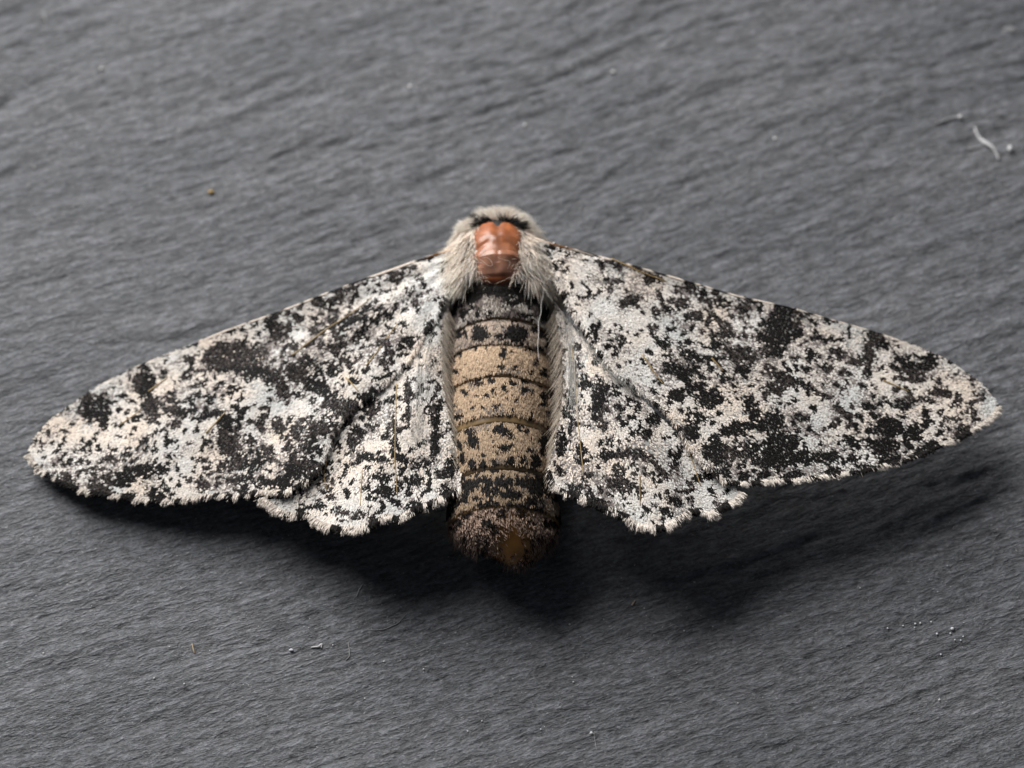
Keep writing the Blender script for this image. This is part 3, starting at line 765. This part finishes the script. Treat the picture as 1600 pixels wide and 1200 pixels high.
# ------------------------------------------------------------------ fur
GREY_CREAM = np.array([.99, .85, .725])
def fur(name, y_rng, th_rng, n, length, radius, dir_fn, colour_fn, lift, skip_shield=True, clump=.5, seed=500, parent=moth):
    y = rng.uniform(*y_rng, n * 2); th = np.radians(rng.uniform(*th_rng, n * 2))
    P = body_point(y, th, -.03)
    px, py = measure(P[:, 0], P[:, 1], P[:, 2])
    k = np.ones(len(y), bool)
    if skip_shield: k = ellipses([(777, 391, 35, 46, 0)], px, py, .01) < .5
    y, th, P, px, py = [a[k][:n] for a in (y, th, P, px, py)]
    n = len(y)
    N = norm(body_point(y, th, .1) - P)
    d = dir_fn(px, py, P)
    d = norm(d - N * np.sum(d * N, 1, keepdims=True))
    # clumps lean together
    ang = (vnoise(px * .07, py * .07, seed) - .5) * 2.6 * clump
    tang = np.cross(N, d)
    d = norm(d + tang * ang[:, None] + rng.normal(0, .24, (n, 3)) + N * (lift + .5 * clump * (vnoise(px * .09 + 4, py * .09, seed + 1) - .5))[:, None])
    L = length(px, py) * rng.uniform(.5, 1.25, n)
    c, tip = colour_fn(px, py, n)
    bend = np.column_stack([np.zeros(n), np.full(n, -.12), np.full(n, -.30)]) + rng.normal(0, .10, (n, 3))
    V, F, C = hairs(P, d, bend, L, radius * rng.uniform(.7, 1.3, n), c, 4, tip)
    return mesh_obj(name, V, F, M_hair, parent, C, smooth=True, kind='stuff')

def thorax_dir(px, py, P):
    rx = (px - 778) / 80; ry = (395 - py) / 60
    front = np.clip((352 - py) / 15, 0, 1)
    dx = .45 * rx * (1 - front) + rx * .9 * front
    dy = -1.0 * (1 - front) + .35 * front
    return np.stack([dx, dy, -.1 - .4 * front], 1)
def thorax_col(px, py, n):
    c = GREY_CREAM * (0.75 + .4 * rng.random((n, 1)))
    bk = ellipses([(763, 350, 18, 5, 8), (793, 350, 15, 5, -10), (811, 357, 6, 6, 0), (778, 446, 62, 12, 0), (828, 434, 16, 12, 0), (733, 442, 14, 9, 0), (845, 360, 5, 6, 0)], px, py, .3) > .5
    bk |= (vnoise(px * .12, py * .12, 510) < .16)
    c = np.where(bk[:, None], INK * 1.5, c)
    tip = np.where(bk[:, None], INK * 1.5, np.minimum(c * 1.25, .9))
    return c, tip
def thorax_len(px, py):
    base = .40 + .75 * np.clip((py - 345) / 40, 0, 1) * np.clip(np.abs(px - 778) / 60, 0, 1)
    return base * np.where(py > 425, .45, 1)
fur('thorax_fur', (row_y(440), row_y(331)), (-105, 105), 11000, thorax_len, .022, thorax_dir, thorax_col, .42)

# shoulder tufts over the wing roots, and the short fur round the head
def shoulder_dir(px, py, P):
    return np.stack([.70 * np.sign(px - 778), -np.ones(len(px)), .0 * np.ones(len(px))], 1)
def plain_col(px, py, n):
    c = GREY_CREAM * (0.7 + .45 * rng.random((n, 1)))
    bk = (vnoise(px * .12, py * .12, 515) < .12)
    c = np.where(bk[:, None], INK * 2, c)
    return c, np.minimum(c * 1.15, .95)
for lo, hi, sd in ((-92, -34, 520), (34, 92, 530)):
    fur('shoulder_tuft', (row_y(425), row_y(356)), (lo, hi), 4600, lambda a, b: np.full(len(a), 1.2), .022, shoulder_dir, plain_col, .55, True, .75, sd)
def head_dir(px, py, P):
    return np.stack([1.1 * (px - 777) / 60, .55 * np.ones(len(px)), -.2 * np.ones(len(px))], 1)
fur('head_fur', (row_y(352), BYs[-1] - .05), (-110, 110), 5200, lambda a, b: np.full(len(a), .60), .022, head_dir, thorax_col, .8, True, .9, 535)

# short hairs leaning over the rim of the bare shield
def rim_hair():
    n = 900
    a = rng.uniform(0, 2 * math.pi, n); a = a[(np.sin(a) < .80) | (rng.random(n) < .4)]
    a = a[np.sin(a) > -.88]; n = len(a)
    px = 777 + 39 * np.sign(np.cos(a)) * np.abs(np.cos(a)) ** .7 + rng.normal(0, 2.5, n); py = 391 - 48 * np.sign(np.sin(a)) * np.abs(np.sin(a)) ** .7 + rng.normal(0, 2.5, n)
    xy = on_surface(np.column_stack([px, py]), body_top)
    P = np.column_stack([xy, body_top(xy[:, 0], xy[:, 1])])
    d = np.column_stack([-.55 * np.cos(a) + rng.normal(0, .35, n), -.45 - .4 * np.sin(a) + rng.normal(0, .3, n), .75 + rng.normal(0, .2, n)])
    c = GREY_CREAM * (0.7 + .4 * rng.random((n, 1)))
    c = np.where(((np.sin(a) > .7) | (rng.random(n) < .1))[:, None], INK * 2, c)
    V, F, C = hairs(P, norm(d), np.column_stack([rng.normal(0, .25, n), rng.normal(-.2, .2, n), np.full(n, -.45)]), rng.uniform(.3, .75, n), .018 * rng.uniform(.7, 1.2, n), c, 4, c)
    mesh_obj('shield_rim_hair', V, F, M_hair, moth, C, kind='stuff')
rim_hair()

# long pale hairs along the inner margins of the hindwings
def margin_hair(wing, H, line, sgn, n, seed):
    mp = resample(on_surface(line, H), 400)
    i = rng.integers(0, 399, n)
    P2 = mp[i] + np.column_stack([rng.normal(0, .10, n) - sgn * .1, rng.normal(0, .05, n)])
    P = np.column_stack([P2, H(P2[:, 0], P2[:, 1]) + .03])
    d = np.column_stack([sgn * (.30 + .25 * rng.random(n)), -np.ones(n), -.22 + rng.normal(0, .12, n)])
    c = np.array([.66, .57, .47]) * (0.65 + .5 * rng.random((n, 1)))
    bend = np.column_stack([sgn * rng.normal(.15, .12, n), np.zeros(n), rng.normal(-.22, .1, n)])
    V, F, C = hairs(P, norm(d), bend, rng.uniform(.6, 1.5, n), .013 * rng.uniform(.7, 1.3, n), c, 4, np.minimum(c * 1.3, .9))
    mesh_obj('margin_hair', V, F, M_hair, wing, C, kind='stuff')
margin_hair(lh, H_left_hind, [(700,480),(695,520),(694,560),(697,600),(703,640),(710,690),(716,735)], 1, 480, 540)
margin_hair(rh, H_right_hind, [(866,480),(872,520),(876,560),(878,610),(872,660),(862,710),(864,740)], -1, 480, 550)
# grey hairs lying along the folds of the hindwings
def fold_hair(wing, H, line, n, w=.18):
    mp = resample(on_surface(line, H), 300); i = rng.integers(0, 280, n)
    P2 = mp[i] + rng.normal(0, w, (n, 2))
    t = norm(mp[np.minimum(i + 8, 299)] - mp[i])
    P = np.column_stack([P2, H(P2[:, 0], P2[:, 1]) + .06])
    d = np.column_stack([t + rng.normal(0, .13, (n, 2)), rng.normal(.10, .06, n)])
    c = np.array([.66, .64, .60]) * (0.5 + .6 * rng.random((n, 1)))
    V, F, C = hairs(P, norm(d), np.column_stack([rng.normal(0, .1, (n, 2)), np.full(n, -.1)]), rng.uniform(.7, 1.6, n), .013 * rng.uniform(.7, 1.2, n), c, 4)
    mesh_obj('fold_hair', V, F, M_hair, wing, C, kind='stuff')
fold_hair(lh, H_left_hind, [(672,500),(660,560),(655,620),(655,690)], 130, .26)
fold_hair(rh, H_right_hind, [(900,510),(925,545),(955,580),(985,610)], 170, .16)
fold_hair(rh, H_right_hind, [(884,490),(892,560),(898,640)], 170, .14)

# brown hairs on the flanks of the tail
def tail_dir(px, py, P):
    return np.column_stack([.25 * (px - 787) / 80, -np.ones(len(px)), -.2 * np.ones(len(px))])
def tail_col(px, py, n):
    c = np.array([.26, .185, .15]) * (0.4 + .9 * rng.random((n, 1)))
    return c, np.minimum(c * 1.3, .9)
fur('tail_fur', (row_y(845), row_y(760)), (-110, -55), 420, lambda a, b: np.full(len(a), .45), .014, tail_dir, tail_col, .25, False, .3, 560)
fur('tail_fur', (row_y(845), row_y(760)), (55, 110), 420, lambda a, b: np.full(len(a), .45), .014, tail_dir, tail_col, .25, False, .3, 570)
fur('tail_fur', (BYs[0] + .03, row_y(866)), (-170, 170), 120, lambda a, b: np.full(len(a), .4), .012, tail_dir, tail_col, .5, False, .3, 580)

# ------------------------------------------------------------------ loose fibres and specks
def tag(o, label, cat, group=None):
    o['label'] = label; o['category'] = cat
    if group: o['group'] = group
    return o

def thread(name, pts, r, colour, label, cat, group=None):
    """pts: photo column, photo row, height (None = lying on the slate)"""
    W = []
    for (a, b, h) in pts:
        if h is None:
            xy = on_surface([(a, b)], slate_height)[0]; W.append((xy[0], xy[1], float(slate_height(np.array([xy[0]]), np.array([xy[1]]))[0]) + r * .8))
        else:
            xy = at_height([(a, b)], [h])[0]; W.append((xy[0], xy[1], h))
    P = smooth_line(np.array(W), max(12, 5 * len(pts)))
    tp = np.linspace(0, 1, len(P))
    V, F = tube(P, r * (.55 + .45 * np.sin(math.pi * tp)), 6)
    o = mesh_obj(name, V, F, M_dust, None, np.tile(colour, (len(V), 1)))
    return tag(o, label, cat, group)

def speck(name, p, size, colour, label, cat, group=None, squash=(1, 1, .7), h=None, seed=0):
    import random
    r = random.Random(seed)
    xy = on_surface([p], slate_height)[0]
    z = float(slate_height(np.array([xy[0]]), np.array([xy[1]]))[0]) if h is None else h
    nu, nvv = 10, 7
    V = []
    for a in range(nvv + 1):
        ph = math.pi * a / nvv
        for b in range(nu):
            th = 2 * math.pi * b / nu
            k = size * (1 + .28 * (r.random() - .5))
            V.append((xy[0] + k * squash[0] * math.sin(ph) * math.cos(th), xy[1] + k * squash[1] * math.sin(ph) * math.sin(th), z + size * squash[2] * .75 + k * squash[2] * math.cos(ph)))
    i = np.arange((nvv + 1) * nu).reshape(nvv + 1, nu); j = np.roll(i, -1, 1)
    F = np.stack([i[:-1], i[1:], j[1:], j[:-1]], -1).reshape(-1, 4)
    o = mesh_obj(name, np.array(V), F, M_dust, None, np.tile(colour, (len(V), 1)))
    return tag(o, label, cat, group)

WH = (.80, .79, .80)
thread('lint_curl', [(1523,200,None),(1526,210,None),(1531,218,None),(1541,224,.15),(1551,230,.2),(1557,240,.1),(1560,250,None)], .085, WH, 'curled scrap of white lint on bare slate beside a white pellet', 'lint')
thread('lint_strand', [(1512,233,None),(1524,232,None),(1533,228,None)], .045, (.5, .49, .49), 'faint short strand crossing the white lint curl', 'lint')
speck('dust_pellet', (1578, 233), .15, WH, 'small white pellet lying next to the curled lint', 'pellet', seed=1, squash=(.8, 1.25, .7))
speck('dust_speck', (1500, 184), .13, (.7, .7, .72), 'pale speck with a faint trail near the curled lint', 'speck', seed=2)
thread('lint_strand', [(1462,194,None),(1480,187,None),(1500,183,None)], .05, (.40, .40, .41), 'faint grey strand ending in a pale speck', 'lint')
speck('crumb', (330, 301), .14, (.50, .34, .13), 'tiny ochre crumb alone on the slate', 'crumb', seed=3, squash=(1.2, .8, .7))
for k, p in enumerate([(159, 108), (641, 136), (958, 113), (820, 196), (1211, 217), (893, 106), (57, 195), (54, 262)]):
    speck('dust_speck', p, [.11, .11, .11, .09, .10, .07, .06, .06][k], (.74, .73, .73) if k < 5 else (.45, .44, .43), 'tiny pale dust speck on the slate ahead of the moth', 'speck', 'dust specks ahead of the moth', seed=10 + k)
speck('dust_flake', (1578, 47), .26, (.24, .24, .25), 'blurred grey flake at the far side of the slate', 'flake', squash=(1.5, .7, .15), seed=30)
thread('lint_strand', [(67,18,None),(70,27,None),(73,37,None)], .05, (.34, .34, .34), 'short upright grey strand on the far slate', 'lint')
speck('dust_flake', (455, 1016), .10, (.70, .70, .76), 'rounded white flake in front of the drooping wing', 'flake', squash=(1.2, .7, .5), seed=31)
thread('dust_flake', [(486,1012,None),(498,1011,None),(503,1006,None),(502,1013,None)], .055, (.66, .65, .66), 'small forked white flake in front of the drooping wing', 'flake')
thread('bristle', [(300,1006,None),(302,1014,None),(304,1021,None)], .04, (.55, .42, .28), 'short tan bristle on the near slate', 'bristle')
thread('bristle', [(987,947,None),(991,941,None),(993,938,None)], .05, (.42, .34, .28), 'short tan sliver lying in the moth\'s shadow', 'bristle')
thread('lint_strand', [(557,932,None),(562,920,None),(568,912,None)], .03, (.40, .40, .40), 'short pale strand at the edge of the hindwing shadow', 'lint')
thread('lint_strand', [(544,1005,None),(546,1016,None),(546,1026,None),(540,1032,None)], .026, (.36, .35, .34), 'thin hooked hair right of the white flakes', 'lint')
thread('lint_strand', [(570,985,None),(600,984,None),(622,974,None),(636,958,None)], .022, (.30, .30, .31), 'long faint arched hair in front of the hindwing', 'lint')
thread('lint_strand', [(928,1146,None),(930,1160,None),(932,1172,None)], .022, (.34, .34, .35), 'faint hair hanging from a white speck', 'lint')
speck('dust_speck', (924, 1146), .085, (.85, .85, .87), 'bright white speck with a faint hair', 'speck', seed=33)
for k, p in enumerate([(1387,982),(1411,978),(1430,975),(1438,974),(1455,972),(1464,991),(1488,983),(1485,990),(1492,1000),(1501,1001),(1505,995),(1470,1023),(1429,981)]):  # sparkles on the slate, their glint put into white bead colour
    speck('painted_glint', p, [.05,.045,.055,.055,.05,.06,.10,.05,.045,.05,.045,.05,.04][k], (.80, .80, .84), 'tiny painted white glint among a cluster on the near slate', 'glint', 'cluster of white glints', seed=40 + k)
for k, p in enumerate([(1085,910),(1069,986),(890,976),(896,1066),(845,1140),(753,1127),(731,1143),(600,1034),(662,1046),(241,1060),(288,1069),(68,1021),(265,1011),(328,1017),(1344,919),(1153,1099),(1468,1094)]):
    speck('dust_speck', p, [.05,.05,.06,.05,.045,.05,.05,.05,.05,.05,.055,.05,.04,.04,.05,.045,.06][k], (.62, .61, .62), 'tiny pale dust speck on the slate behind the moth\'s tail', 'speck', 'dust specks behind the tail', seed=70 + k)
# silk thread fallen over the body, and stray hairs on the bare thorax
thread('silk_thread', [(853,428,6.1),(850,445,5.75),(849,462,5.4),(845,475,5.35),(846,488,5.25),(841,503,5.15),(842,520,5.15),(840,540,5.2),(842,562,5.1)], .018, (.72, .70, .68), 'kinked white silk thread fallen along the abdomen', 'thread')
thread('stray_hair', [(748,404,6.3),(757,410,6.6),(763,416,6.62),(770,415,6.63),(768,408,6.63),(761,402,6.63),(752,403,6.45)], .010, (.62, .52, .44), 'looped pale hair stuck on the bare orange thorax', 'hair')
thread('stray_hair', [(778,402,6.63),(788,406,6.62),(797,408,6.55),(796,414,6.5),(793,420,6.42)], .009, (.60, .50, .44), 'hooked pale hair stuck on the bare orange thorax', 'hair')
speck('dust_speck', (773, 481), .13, (.86, .88, .92), 'bright white speck on the first abdomen segment', 'speck', h=5.25, squash=(.8, .9, .6), seed=99)

# fine dust that nobody could count
def fine_dust():
    n = 1700
    x = rng.uniform(-34, 34, n); y = rng.uniform(-28, 30, n)
    z = slate_height(x, y) + .012
    a = rng.uniform(0, 6.28, n)
    d = np.column_stack([np.cos(a), np.sin(a), rng.uniform(0, .3, n)])
    g = rng.uniform(.2, .62, (n, 1)); c = np.repeat(g, 3, 1) * np.array([1, .99, 1.0])
    V, F, C = flakes(np.column_stack([x, y, z]), d, np.tile([0, 0, 1.], (n, 1)), rng.uniform(.03, .09, n) , rng.uniform(.03, .055, n), rng.uniform(0, .5, n), colours=c)
    o = mesh_obj('fine_dust', V, F, M_dust, None, C, smooth=False)
    o['kind'] = 'stuff'; o['label'] = 'fine pale dust scattered over the slate'; o['category'] = 'dust'
fine_dust()
